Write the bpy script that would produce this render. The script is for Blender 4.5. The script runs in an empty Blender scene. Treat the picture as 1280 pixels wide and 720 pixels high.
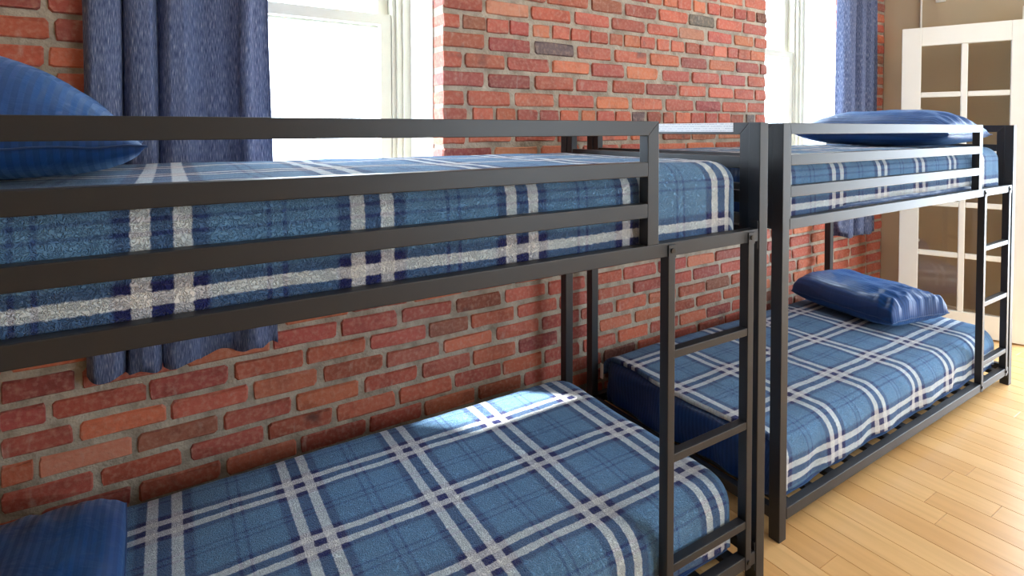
import bpy, bmesh, math, random
from mathutils import Vector, Matrix, noise

sc = bpy.context.scene
COL = sc.collection
PI = math.pi
rnd = random.Random(7)

# ------------------------------------------------------------------ camera
F_PX, YAW, PITCH, ROLL, PY = 692.81, math.radians(57.4392), math.radians(1.4739), math.radians(0.0904), 180.45
CAM = Vector((-1.5823, -0.9631, 1.2676))
fw = Vector((math.cos(YAW) * math.cos(PITCH), math.sin(YAW) * math.cos(PITCH), -math.sin(PITCH)))
rt = Vector((math.sin(YAW), -math.cos(YAW), 0))
up = rt.cross(fw)
rt2 = rt * math.cos(ROLL) - up * math.sin(ROLL)
up2 = up * math.cos(ROLL) + rt * math.sin(ROLL)
cd = bpy.data.cameras.new('camera')
cd.sensor_width = 36.0
cd.lens = F_PX * 36.0 / 1280.0
cd.shift_y = -(360.0 - PY) / 1280.0
cd.clip_start = 0.05
cam = bpy.data.objects.new('camera', cd)
COL.objects.link(cam)
M = Matrix((rt2, up2, -fw)).transposed().to_4x4()
M.translation = CAM
cam.matrix_world = M
sc.camera = cam

# ------------------------------------------------------------------ world, sun, exposure
SKY_STRENGTH = 7.0
w = bpy.data.worlds.new('sky')
sc.world = w
w.use_nodes = True
bg = w.node_tree.nodes['Background']
bg.inputs['Color'].default_value = (0.76, 0.88, 1.0, 1)
bg.inputs['Strength'].default_value = SKY_STRENGTH
sd = bpy.data.lights.new('sun', 'SUN')
sd.energy = 12.0
sd.angle = math.radians(2.5)
sd.color = (1.0, 0.95, 0.86)
sun = bpy.data.objects.new('sun', sd)
COL.objects.link(sun)
sun.location = (-3, 4, 8)
sun.rotation_euler = Vector((0.36, -0.345, -0.95)).to_track_quat('-Z', 'Y').to_euler()

sc.view_settings.view_transform = 'Standard'
sc.view_settings.look = 'None'
sc.view_settings.exposure = 1.3
sc.view_settings.gamma = 1.0
sc.view_settings.use_curve_mapping = False
sc.cycles.use_denoising = True
sc.cycles.max_bounces = 10
sc.cycles.diffuse_bounces = 6
sc.cycles.transparent_max_bounces = 12
sc.cycles.caustics_reflective = False
sc.cycles.caustics_refractive = False
sc.cycles.sample_clamp_indirect = 6.0


def portal(loc, rot, sx, sy):
    l = bpy.data.lights.new('daylight_portal', 'AREA')
    l.shape = 'RECTANGLE'
    l.size, l.size_y = sx, sy
    l.cycles.is_portal = True
    o = bpy.data.objects.new('daylight_portal', l)
    COL.objects.link(o)
    o.location, o.rotation_euler = loc, rot


# ------------------------------------------------------------------ helpers
def srgb(r, g, b):
    f = lambda c: (c / 255 / 12.92) if c / 255 <= 0.04045 else ((c / 255 + 0.055) / 1.055) ** 2.4
    return (f(r), f(g), f(b), 1.0)


def obj(name, me, mat=None, parent=None, loc=None):
    o = bpy.data.objects.new(name, me)
    COL.objects.link(o)
    if mat is not None and me is not None and not me.materials:
        me.materials.append(mat)
    if parent is not None:
        o.parent = parent
    if loc is not None:
        o.location = loc
    return o


def tag(o, label=None, cat=None, group=None, kind=None):
    if label: o['label'] = label
    if cat: o['category'] = cat
    if group: o['group'] = group
    if kind: o['kind'] = kind
    return o


def empty(name, loc=(0, 0, 0), rz=0.0):
    o = bpy.data.objects.new(name, None)
    COL.objects.link(o)
    o.location = loc
    o.rotation_euler = (0, 0, rz)
    o.empty_display_size = 0.1
    return o


def mesh(name, verts, faces, smooth=False):
    me = bpy.data.meshes.new(name)
    me.from_pydata([tuple(v) for v in verts], [], faces)
    me.update()
    if smooth:
        me.polygons.foreach_set('use_smooth', [True] * len(me.polygons))
    return me


class MB:
    """collects boxes into one mesh"""
    def __init__(self):
        self.v, self.f = [], []

    def box(self, x0, x1, y0, y1, z0, z1):
        n = len(self.v)
        self.v += [(x0, y0, z0), (x1, y0, z0), (x1, y1, z0), (x0, y1, z0),
                   (x0, y0, z1), (x1, y0, z1), (x1, y1, z1), (x0, y1, z1)]
        self.f += [tuple(n + i for i in q) for q in
                   ((0, 3, 2, 1), (4, 5, 6, 7), (0, 1, 5, 4), (1, 2, 6, 5), (2, 3, 7, 6), (3, 0, 4, 7))]
        return self

    def done(self, name, bevel=0.0, seg=2):
        me = mesh(name, self.v, self.f)
        if bevel > 0:
            bm = bmesh.new()
            bm.from_mesh(me)
            bmesh.ops.bevel(bm, geom=bm.edges[:] , offset=bevel, segments=seg, affect='EDGES', profile=0.5)
            bm.to_mesh(me)
            bm.free()
        return me


def box_mesh(name, x0, x1, y0, y1, z0, z1, bevel=0.0, seg=2):
    return MB().box(x0, x1, y0, y1, z0, z1).done(name, bevel, seg)


def cyl_mesh(name, r, h, n=12, axis='z'):
    v, f = [], []
    for k in range(2):
        for i in range(n):
            a = 2 * PI * i / n
            p = (r * math.cos(a), r * math.sin(a), h * k)
            if axis == 'y': p = (p[0], p[2], p[1])
            if axis == 'x': p = (p[2], p[0], p[1])
            v.append(p)
    f = [(i, (i + 1) % n, n + (i + 1) % n, n + i) for i in range(n)]
    f += [tuple(range(n))[::-1], tuple(range(n, 2 * n))]
    return mesh(name, v, f)


# ------------------------------------------------------------------ materials
def new_mat(name):
    m = bpy.data.materials.new(name)
    m.use_nodes = True
    nt = m.node_tree
    return m, nt, nt.nodes['Principled BSDF']


def N(nt, t, **kw):
    n = nt.nodes.new(t)
    for k, v in kw.items():
        if k.startswith('i_'):
            n.inputs[k[2:].replace('_', ' ')].default_value = v
        else:
            setattr(n, k, v)
    return n


def L(nt, a, b):
    nt.links.new(a, b)


def math_node(nt, op, a, b=None, clamp=False):
    n = nt.nodes.new('ShaderNodeMath')
    n.operation = op
    n.use_clamp = clamp
    for i, s in enumerate((a, b)):
        if s is None: continue
        if isinstance(s, (int, float)): n.inputs[i].default_value = s
        else: nt.links.new(s, n.inputs[i])
    return n.outputs[0]


def mix_col(nt, fac, a, b, blend='MIX'):
    n = nt.nodes.new('ShaderNodeMix')
    n.data_type = 'RGBA'
    n.blend_type = blend
    for s, i in ((fac, 0), (a, 6), (b, 7)):
        if isinstance(s, (int, float)): n.inputs[i].default_value = s
        elif isinstance(s, tuple): n.inputs[i].default_value = s
        else: nt.links.new(s, n.inputs[i])
    return n.outputs[2]


def ramp(nt, fac, stops, interp='LINEAR'):
    n = nt.nodes.new('ShaderNodeValToRGB')
    cr = n.color_ramp
    cr.interpolation = interp
    while len(cr.elements) < len(stops): cr.elements.new(0.5)
    for e, (p, c) in zip(cr.elements, sorted(stops, key=lambda s: s[0])):
        e.position = p
        e.color = c if isinstance(c, tuple) else (c, c, c, 1)
    nt.links.new(fac, n.inputs[0])
    return n.outputs[0]


def bump(nt, bs, height, strength=0.3, dist=0.005):
    b = N(nt, 'ShaderNodeBump')
    b.inputs['Strength'].default_value = strength
    b.inputs['Distance'].default_value = dist
    nt.links.new(height, b.inputs['Height'])
    nt.links.new(b.outputs[0], bs.inputs['Normal'])


def plain(name, col, rough=0.6, spec=0.5, noise_amt=0.06, scale=8.0, bump_s=0.0, bump_scale=60.0):
    m, nt, bs = new_mat(name)
    tc = N(nt, 'ShaderNodeTexCoord')
    nz = N(nt, 'ShaderNodeTexNoise')
    nz.inputs['Scale'].default_value = scale
    nz.inputs['Detail'].default_value = 4
    L(nt, tc.outputs['Object'], nz.inputs['Vector'])
    d = tuple(c * (1 - noise_amt) for c in col[:3]) + (1,)
    u = tuple(min(1, c * (1 + noise_amt)) for c in col[:3]) + (1,)
    L(nt, ramp(nt, nz.outputs[0], [(0.3, d), (0.7, u)]), bs.inputs['Base Color'])
    bs.inputs['Roughness'].default_value = rough
    bs.inputs['Specular IOR Level'].default_value = spec
    if bump_s > 0:
        n2 = N(nt, 'ShaderNodeTexNoise')
        n2.inputs['Scale'].default_value = bump_scale
        n2.inputs['Detail'].default_value = 3
        L(nt, tc.outputs['Object'], n2.inputs['Vector'])
        bump(nt, bs, n2.outputs[0], bump_s, 0.004)
    return m


def brick_mat(name, use_attr):
    m, nt, bs = new_mat(name)
    if use_attr:
        a = N(nt, 'ShaderNodeAttribute', attribute_name='brick_colour')
        base = a.outputs['Color']
    else:
        base = N(nt, 'ShaderNodeObjectInfo').outputs['Color']
    geo = N(nt, 'ShaderNodeNewGeometry')
    n1 = N(nt, 'ShaderNodeTexNoise')
    n1.inputs['Scale'].default_value = 14
    n1.inputs['Detail'].default_value = 6
    n1.inputs['Roughness'].default_value = 0.65
    L(nt, geo.outputs['Position'], n1.inputs['Vector'])
    n2 = N(nt, 'ShaderNodeTexNoise')
    n2.inputs['Scale'].default_value = 70
    n2.inputs['Detail'].default_value = 5
    L(nt, geo.outputs['Position'], n2.inputs['Vector'])
    n3 = N(nt, 'ShaderNodeTexNoise')
    n3.inputs['Scale'].default_value = 6
    n3.inputs['Detail'].default_value = 3
    L(nt, geo.outputs['Position'], n3.inputs['Vector'])
    dark = mix_col(nt, 1.0, base, (0.55, 0.50, 0.50, 1), 'MULTIPLY')
    c = mix_col(nt, ramp(nt, n1.outputs[0], [(0.34, 0.5), (0.50, 0.0)]), base, dark)
    pale = mix_col(nt, 0.5, base, (0.62, 0.40, 0.30, 1))
    c = mix_col(nt, ramp(nt, n2.outputs[0], [(0.46, 0.0), (0.70, 0.6)]), c, pale)
    # soot stains and lime smears with a shape of their own
    c = mix_col(nt, ramp(nt, n3.outputs[0], [(0.25, 0.7), (0.33, 0.0)]), c, (0.05, 0.04, 0.04, 1))
    n4 = N(nt, 'ShaderNodeTexNoise')
    n4.inputs['Scale'].default_value = 30
    n4.inputs['Detail'].default_value = 8
    mp = N(nt, 'ShaderNodeMapping')
    mp.inputs['Scale'].default_value = (1, 1, 0.35)
    L(nt, geo.outputs['Position'], mp.inputs['Vector'])
    L(nt, mp.outputs[0], n4.inputs['Vector'])
    c = mix_col(nt, ramp(nt, n4.outputs[0], [(0.62, 0.0), (0.78, 0.5)]), c, (0.55, 0.48, 0.42, 1))
    L(nt, c, bs.inputs['Base Color'])
    bs.inputs['Roughness'].default_value = 0.62
    bs.inputs['Specular IOR Level'].default_value = 0.35
    h = math_node(nt, 'ADD', n1.outputs[0], math_node(nt, 'MULTIPLY', n2.outputs[0], 0.5))
    bump(nt, bs, h, 0.55, 0.006)
    return m


def mortar_mat():
    m, nt, bs = new_mat('mortar')
    geo = N(nt, 'ShaderNodeNewGeometry')
    n1 = N(nt, 'ShaderNodeTexNoise')
    n1.inputs['Scale'].default_value = 18
    n1.inputs['Detail'].default_value = 7
    L(nt, geo.outputs['Position'], n1.inputs['Vector'])
    L(nt, ramp(nt, n1.outputs[0], [(0.25, srgb(134, 122, 106)), (0.5, srgb(170, 158, 142)), (0.75, srgb(192, 180, 162))]), bs.inputs['Base Color'])
    bs.inputs['Roughness'].default_value = 0.9
    n2 = N(nt, 'ShaderNodeTexNoise')
    n2.inputs['Scale'].default_value = 90
    n2.inputs['Detail'].default_value = 4
    L(nt, geo.outputs['Position'], n2.inputs['Vector'])
    bump(nt, bs, math_node(nt, 'ADD', n1.outputs[0], n2.outputs[0]), 0.7, 0.008)
    return m


def wood_mat(name, use_attr):
    m, nt, bs = new_mat(name)
    geo = N(nt, 'ShaderNodeNewGeometry')
    if use_attr:
        val = N(nt, 'ShaderNodeAttribute', attribute_name='tone').outputs['Fac']
    else:
        val = N(nt, 'ShaderNodeObjectInfo').outputs['Random']
    mp = N(nt, 'ShaderNodeMapping')
    mp.inputs['Scale'].default_value = (14, 1.1, 1)
    off = N(nt, 'ShaderNodeCombineXYZ')
    L(nt, math_node(nt, 'MULTIPLY', val, 13.0), off.inputs[1])
    L(nt, geo.outputs['Position'], mp.inputs['Vector'])
    L(nt, off.outputs[0], mp.inputs['Location'])
    n1 = N(nt, 'ShaderNodeTexNoise')
    n1.inputs['Scale'].default_value = 2.2
    n1.inputs['Detail'].default_value = 5
    n1.inputs['Distortion'].default_value = 0.6
    L(nt, mp.outputs[0], n1.inputs['Vector'])
    base = ramp(nt, val, [(0.0, srgb(210, 164, 108)), (0.35, srgb(216, 172, 116)), (0.7, srgb(220, 179, 124)), (1.0, srgb(212, 167, 110))])
    g = ramp(nt, n1.outputs[0], [(0.3, (0.80, 0.76, 0.70, 1)), (0.6, (1, 1, 1, 1))])
    L(nt, mix_col(nt, 0.55, base, mix_col(nt, 1.0, base, g, 'MULTIPLY')), bs.inputs['Base Color'])
    bs.inputs['Roughness'].default_value = 0.28
    bs.inputs['Specular IOR Level'].default_value = 0.45
    bump(nt, bs, n1.outputs[0], 0.04, 0.002)
    return m


def plaid_mat():
    m, nt, bs = new_mat('plaid_fleece')
    uv = N(nt, 'ShaderNodeUVMap', uv_map='cloth')
    wob = N(nt, 'ShaderNodeTexNoise')
    wob.inputs['Scale'].default_value = 110
    wob.inputs['Detail'].default_value = 2
    L(nt, uv.outputs[0], wob.inputs['Vector'])
    vs = N(nt, 'ShaderNodeVectorMath', operation='MULTIPLY_ADD')
    L(nt, wob.outputs['Color'], vs.inputs[0])
    vs.inputs[1].default_value = (0.006, 0.006, 0)
    L(nt, uv.outputs[0], vs.inputs[2])
    sp = N(nt, 'ShaderNodeSeparateXYZ')
    L(nt, vs.outputs[0], sp.inputs[0])
    BASE, WHITE, DARK = srgb(108, 152, 194), (1.30, 1.32, 1.32, 1), srgb(44, 50, 108)
    THIN = srgb(68, 96, 150)

    def band(co, P, wi, wo, do, t0, t1):
        h = P / 2
        fr = math_node(nt, 'FRACT', math_node(nt, 'MULTIPLY', co, 1 / P))
        d = math_node(nt, 'MULTIPLY', math_node(nt, 'ABSOLUTE', math_node(nt, 'SUBTRACT', fr, 0.5)), 2.0)
        e = 0.0012 / h
        stops = [(0, DARK), (wi / h - e, DARK), (wi / h + e, WHITE), (wo / h - e, WHITE), (wo / h + e, DARK), (do / h - 4 * e, DARK),
                 (do / h + 3 * e, BASE), (t0 / h - 2 * e, BASE), (t0 / h, THIN), (t1 / h, THIN), (t1 / h + 2 * e, BASE), (1, BASE)]
        return ramp(nt, d, stops)

    cu = band(sp.outputs[0], 0.317, 0.0145, 0.0390, 0.062, 0.144, 0.149)
    cv = band(sp.outputs[1], 0.255, 0.0115, 0.0320, 0.050, 0.115, 0.119)
    c = mix_col(nt, 0.5, cu, cv)
    cl = N(nt, 'ShaderNodeVectorMath', operation='MINIMUM')     # a dyed cloth never gets brighter than this
    L(nt, c, cl.inputs[0])
    cl.inputs[1].default_value = (0.86, 0.87, 0.87)
    c = cl.outputs[0]
    # curly pile
    n1 = N(nt, 'ShaderNodeTexNoise')
    n1.inputs['Scale'].default_value = 125
    n1.inputs['Detail'].default_value = 1.5
    n1.inputs['Distortion'].default_value = 1.6
    L(nt, uv.outputs[0], n1.inputs['Vector'])
    curl = math_node(nt, 'ABSOLUTE', math_node(nt, 'SUBTRACT', n1.outputs[0], 0.5))
    pile = ramp(nt, curl, [(0.0, 0.0), (0.10, 1.0)])
    n2 = N(nt, 'ShaderNodeTexNoise')
    n2.inputs['Scale'].default_value = 22
    n2.inputs['Detail'].default_value = 4
    L(nt, uv.outputs[0], n2.inputs['Vector'])
    c = mix_col(nt, math_node(nt, 'MULTIPLY', math_node(nt, 'SUBTRACT', 1.0, pile), 0.36), c, mix_col(nt, 1.0, c, (0.40, 0.44, 0.56, 1), 'MULTIPLY'))
    c = mix_col(nt, ramp(nt, n2.outputs[0], [(0.35, 0.30), (0.6, 0.0)]), c, mix_col(nt, 1.0, c, (0.68, 0.72, 0.80, 1), 'MULTIPLY'))
    L(nt, c, bs.inputs['Base Color'])
    bs.inputs['Roughness'].default_value = 0.9
    bs.inputs['Specular IOR Level'].default_value = 0.15
    bs.inputs['Sheen Weight'].default_value = 0.25
    bs.inputs['Sheen Roughness'].default_value = 0.25
    bs.inputs['Sheen Tint'].default_value = (0.82, 0.91, 1.0, 1)
    bump(nt, bs, math_node(nt, 'ADD', pile, math_node(nt, 'MULTIPLY', n2.outputs[0], 1.5)), 0.8, 0.005)
    return m


def satin_mat(name, col_a, col_b, period, axis):
    """navy striped sateen (cloth coordinates in metres)"""
    m, nt, bs = new_mat(name)
    uv = N(nt, 'ShaderNodeUVMap', uv_map='cloth')
    sp = N(nt, 'ShaderNodeSeparateXYZ')
    L(nt, uv.outputs[0], sp.inputs[0])
    fr = math_node(nt, 'FRACT', math_node(nt, 'MULTIPLY', sp.outputs[axis], 1 / period))
    s = ramp(nt, fr, [(0.0, 0.0), (0.08, 1.0), (0.5, 1.0), (0.58, 0.0)])
    L(nt, mix_col(nt, s, col_a, col_b), bs.inputs['Base Color'])
    L(nt, math_node(nt, 'SUBTRACT', 0.55, math_node(nt, 'MULTIPLY', s, 0.2)), bs.inputs['Roughness'])
    bs.inputs['Specular IOR Level'].default_value = 0.4
    bs.inputs['Sheen Weight'].default_value = 0.22
    bs.inputs['Sheen Tint'].default_value = (0.3, 0.6, 1.0, 1)
    n1 = N(nt, 'ShaderNodeTexNoise')
    n1.inputs['Scale'].default_value = 16
    n1.inputs['Detail'].default_value = 4
    n1.inputs['Distortion'].default_value = 0.8
    L(nt, uv.outputs[0], n1.inputs['Vector'])
    bump(nt, bs, math_node(nt, 'ADD', n1.outputs[0], math_node(nt, 'MULTIPLY', s, 0.03)), 0.35, 0.012)
    return m


def curtain_mat():
    m, nt, bs = new_mat('slub_curtain')
    uv = N(nt, 'ShaderNodeUVMap', uv_map='cloth')
    mp = N(nt, 'ShaderNodeMapping')
    mp.inputs['Scale'].default_value = (620, 40, 1)
    L(nt, uv.outputs[0], mp.inputs['Vector'])
    n1 = N(nt, 'ShaderNodeTexNoise')
    n1.inputs['Scale'].default_value = 1.0
    n1.inputs['Detail'].default_value = 3
    L(nt, mp.outputs[0], n1.inputs['Vector'])
    c = ramp(nt, n1.outputs[0], [(0.30, srgb(58, 69, 100)), (0.46, srgb(88, 100, 134)), (0.60, srgb(122, 132, 162)), (0.76, srgb(186, 188, 200))])
    L(nt, c, bs.inputs['Base Color'])
    bs.inputs['Roughness'].default_value = 0.85
    bs.inputs['Specular IOR Level'].default_value = 0.2
    tr = N(nt, 'ShaderNodeBsdfTranslucent')
    L(nt, c, tr.inputs['Color'])
    mx = N(nt, 'ShaderNodeMixShader')
    mx.inputs[0].default_value = 0.14
    L(nt, bs.outputs[0], mx.inputs[1])
    L(nt, tr.outputs[0], mx.inputs[2])
    L(nt, mx.outputs[0], nt.nodes['Material Output'].inputs['Surface'])
    bump(nt, bs, n1.outputs[0], 0.25, 0.002)
    return m


def glass_mat(name, tint=(1, 1, 1, 1), rough=0.0, base_mix=0.06):
    m, nt, bs = new_mat(name)
    nt.nodes.remove(bs)
    t = N(nt, 'ShaderNodeBsdfTransparent')
    t.inputs['Color'].default_value = tint
    g = N(nt, 'ShaderNodeBsdfGlossy')
    g.inputs['Roughness'].default_value = rough
    lw = N(nt, 'ShaderNodeLayerWeight')
    lw.inputs['Blend'].default_value = 0.5
    mx = N(nt, 'ShaderNodeMixShader')
    L(nt, math_node(nt, 'ADD', math_node(nt, 'MULTIPLY', math_node(nt, 'POWER', lw.outputs['Facing'], 5.0), 0.7), base_mix * 0.5, True), mx.inputs[0])
    L(nt, t.outputs[0], mx.inputs[1])
    L(nt, g.outputs[0], mx.inputs[2])
    L(nt, mx.outputs[0], nt.nodes['Material Output'].inputs['Surface'])
    return m


def steel_mat():
    m, nt, bs = new_mat('black_powder_coat')
    geo = N(nt, 'ShaderNodeNewGeometry')
    n1 = N(nt, 'ShaderNodeTexNoise')
    n1.inputs['Scale'].default_value = 700
    L(nt, geo.outputs['Position'], n1.inputs['Vector'])
    bs.inputs['Base Color'].default_value = (0.012, 0.013, 0.017, 1)
    bs.inputs['Roughness'].default_value = 0.45
    bs.inputs['Specular IOR Level'].default_value = 0.6
    bump(nt, bs, n1.outputs[0], 0.04, 0.001)
    return m


def label_mat():
    m, nt, bs = new_mat('printed_sticker')
    tc = N(nt, 'ShaderNodeTexCoord')
    sp = N(nt, 'ShaderNodeSeparateXYZ')
    L(nt, tc.outputs['Object'], sp.inputs[0])
    z = math_node(nt, 'FRACT', math_node(nt, 'MULTIPLY', sp.outputs[2], 1 / 0.0066))
    line = ramp(nt, z, [(0.28, 0.0), (0.32, 1.0), (0.62, 1.0), (0.66, 0.0)])
    n1 = N(nt, 'ShaderNodeTexNoise')
    mp = N(nt, 'ShaderNodeMapping')
    mp.inputs['Scale'].default_value = (1, 420, 152)
    L(nt, tc.outputs['Object'], mp.inputs['Vector'])
    L(nt, mp.outputs[0], n1.inputs['Vector'])
    n1.inputs['Scale'].default_value = 1.0
    wd = ramp(nt, n1.outputs[0], [(0.42, 0.0), (0.5, 0.8)])
    L(nt, mix_col(nt, math_node(nt, 'MULTIPLY', line, wd), srgb(240, 242, 246), srgb(176, 184, 198)), bs.inputs['Base Color'])
    bs.inputs['Roughness'].default_value = 0.5
    return m


MAT = dict(
    brick=brick_mat('brick_clay', False), brick_s=brick_mat('brick_clay_joined', True), mortar=mortar_mat(),
    wood=wood_mat('maple_plank', False), wood_s=wood_mat('maple_plank_joined', True),
    plaster=plain('taupe_plaster', srgb(196, 181, 154), 0.75, 0.3, 0.03, 3, 0.06, 120),
    ceiling=plain('white_ceiling', srgb(232, 230, 224), 0.85, 0.2, 0.02, 3),
    white=plain('white_paint', srgb(236, 235, 228), 0.42, 0.5, 0.02, 6),
    sash_shaded=plain('shaded_white_sash', srgb(204, 202, 188), 0.45, 0.5, 0.04, 9),  # white sash paint with its backlit shade put into the colour
    subfloor=plain('subfloor', srgb(120, 88, 56), 0.8, 0.2),
    glass=glass_mat('window_glass', (0.97, 0.985, 0.99, 1)), doorglass=glass_mat('door_glass', (0.93, 0.92, 0.90, 1), 0.02, 0.07),
    steel=steel_mat(), bolt=plain('bolt_black', (0.012, 0.012, 0.013, 1), 0.3, 0.6), cap=plain('black_plastic', (0.01, 0.01, 0.012, 1), 0.45, 0.5),
    plaid=plaid_mat(), curtain=curtain_mat(), sticker=label_mat(), tagw=plain('care_tag_white', srgb(228, 228, 224), 0.7),
    pillow_x=satin_mat('navy_sateen_pillow', srgb(12, 58, 116), srgb(15, 67, 132), 0.016, 0),
    sheet=satin_mat('navy_sateen_sheet', srgb(12, 46, 98), srgb(15, 54, 112), 0.016, 1),
    rod=plain('curtain_rod_metal', (0.03, 0.03, 0.03, 1), 0.35, 0.6),
    lamp=plain('plate_white', srgb(238, 238, 232), 0.5),
)
# ------------------------------------------------------------------ the room
WX0, WX1, WY0, WY1, WZ = -3.4, 2.83, -3.6, 0.97, 2.75      # inner faces of the room
WINDOWS = [(-1.62, -0.663, 0.82, 2.55), (1.414, 2.35, 0.82, 2.55)]   # x0, x1, sill, head in the brick wall
DOORWAY = (-0.98, 0.07, 1.92)                                # y0, y1, head in the right wall
FILLWIN = [(0.55, 2.05, 0.75, 2.3)]   # x0, x1, z0, z1 of the fill window added behind the camera
TH = 0.40                                                    # brick wall thickness


def wall_boxes(mb, u0, u1, z0, z1, holes, put):
    """fill a wall rectangle around holes given as (u0, u1, z0, z1)"""
    xs = sorted({u0, u1, *[h[0] for h in holes], *[h[1] for h in holes]})
    for a, b in zip(xs, xs[1:]):
        hs = [h for h in holes if h[0] <= a + 1e-6 and h[1] >= b - 1e-6]
        if not hs:
            put(mb, a, b, z0, z1)
        else:
            h = hs[0]
            if h[2] > z0: put(mb, a, b, z0, h[2])
            if h[3] < z1: put(mb, a, b, h[3], z1)


# brick wall core (mortar): recessed behind the brick faces
REC = 0.0065
mb = MB()
holes = [(a - REC, b + REC, s - 0.02, h + 0.02) for a, b, s, h in WINDOWS]
wall_boxes(mb, WX0 - 0.2, WX1 + 0.2, -0.05, WZ + 0.05, holes, lambda m, a, b, z0, z1: m.box(a, b, WY1 + REC, WY1 + TH, z0, z1))
wall_back = tag(obj('wall_back', mb.done('wall_back'), MAT['mortar']), 'old red brick wall with grey mortar and two tall window openings', 'wall', kind='structure')

KNOWN = {
 2:[-1.646,-1.433,-1.192,-0.969,-0.955,-0.756,-0.743,-0.525],
 3:[-1.946,-1.751,-1.735,-1.536,-1.513,-1.306,-1.293,-1.089,-1.072,-0.858,-0.843,-0.628,-0.615,-0.4,-0.392,-0.195],
 4:[-1.945,-1.88,-1.869,-1.66,-1.647,-1.439,-1.205,-0.996,-0.975,-0.771,-0.752,-0.545,-0.533,-0.33],
 5:[-1.944,-1.794,-1.779,-1.574,-1.563,-1.352,-1.115,-0.904,-0.892,-0.681,-0.662,-0.446,-0.423,-0.209],
 6:[-1.943,-1.852,-1.838,-1.623,-1.615,-1.407,-1.171,-0.97,-0.951,-0.734,-0.723,-0.554,-0.542,-0.336,0.127,0.337,0.352,0.544],
 7:[-1.941,-1.788,-1.275,-1.07,-1.054,-0.85,-0.831,-0.627,-0.607,-0.399,0.287,0.509,0.743,0.959,0.969,1.192],
 17:[-0.659,-0.555,-0.53,-0.437,-0.421,-0.33,-0.317,-0.217,-0.203,-0.103,-0.094,0.007,0.027,0.106,0.117,0.221,0.232,0.327,0.341,0.425,0.443,0.534,0.556,0.628,0.647,0.756,0.763,0.862,0.876,0.972,0.987,1.086,1.094,1.205,1.23,1.304],
 18:[-0.659,-0.571,-0.555,-0.356,-0.332,-0.128,-0.103,0.1,0.116,0.317,0.339,0.547,0.572,0.783,0.801,1.004,1.021,1.229,1.245,1.406],
 19:[-0.658,-0.481,-0.459,-0.254,-0.231,-0.024,-0.004,0.181,0.215,0.42,0.436,0.653,0.673,0.874,0.904,1.108,1.123,1.294],
 20:[-0.658,-0.579,-0.564,-0.383,-0.366,-0.156,-0.137,0.068,0.305,0.516,0.548,0.747,0.768,0.984,1.007,1.218,1.243,1.403],
 21:[-0.657,-0.478,-0.457,-0.254,-0.231,-0.019,0.001,0.203,0.225,0.435,0.46,0.665,0.685,0.887,0.909,1.121,1.137,1.342],
 22:[-0.657,-0.589,-0.573,-0.469,-0.465,-0.364,-0.356,-0.263,-0.24,-0.152,-0.137,-0.045,-0.035,0.068,0.078,0.18,0.197,0.276,0.287,0.387,0.393,0.49,0.509,0.592,0.611,0.704,0.718,0.822,0.829,0.937,0.945,1.05,1.058,1.144,1.152,1.257,1.265,1.401],
 23:[-0.657,-0.485,-0.469,-0.263,-0.249,-0.04,-0.015,0.191,0.208,0.422,0.441,0.657,0.67,0.864,0.893,1.096,1.119,1.289],
 24:[0.083,0.271,0.292,0.502,0.521,0.73,0.744,0.943,0.965,1.181],
 25:[0.552,0.649,0.655,0.757,0.777,0.869,0.891,0.986,0.994,1.101,1.117,1.212,1.229,1.303],
}
COURSE, C0 = 0.0743, 0.056
PAL = [(182, 94, 74), (190, 103, 78), (172, 86, 72), (198, 113, 82), (160, 82, 74), (152, 90, 70), (122, 76, 66), (108, 94, 88), (196, 128, 98)]
PW_HIGH = [6, 5, 5, 3.5, 2.2, 1.6, 0.8, 0.35, 0.9]     # up on the pier: mixed reds, a few browns and greys
PW_LOW = [7, 6, 6, 2.5, 0.8, 0.7, 0.5, 0.12, 0.1]      # lower wall: mostly orange red


def brick_variant(i):
    """a worn brick in a unit box: x and z -0.5..0.5, front at y=0, back at y=1; clipped, uneven corners"""
    r = random.Random(100 + i)
    j = lambda a: r.uniform(-a, a)
    ring = []
    for cx, cz, order in ((-1, -1, 0), (1, -1, 1), (1, 1, 0), (-1, 1, 1)):
        kx, kz = r.uniform(.012, .05), r.uniform(.07, .26)
        pa = (cx * .5 + j(.008), cz * (.5 - kz) + j(.02))
        pb = (cx * (.5 - kx), cz * .5 + j(.03))
        ring += [pa, pb] if order == 0 else [pb, pa]
        if cx == -1 and cz == -1: ring.append((j(.15), -.5 + j(.045)))
        if cx == 1 and cz == 1: ring.append((j(.15), .5 + j(.045)))
    n = len(ring)
    back = [(x, 1, z) for x, z in ring]
    mid = [(x, 0.06, z) for x, z in ring]
    fr = [(x * (1 - r.uniform(.018, .05)), j(.03), z * (1 - r.uniform(.08, .2))) for x, z in ring]
    f = [tuple(2 * n + k for k in range(n))]
    for k in range(n):
        k2 = (k + 1) % n
        f.append((n + k, n + k2, 2 * n + k2, 2 * n + k))
        f.append((k, k2, n + k2, n + k))
    return mesh('brick', back + mid + fr, f)


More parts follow.
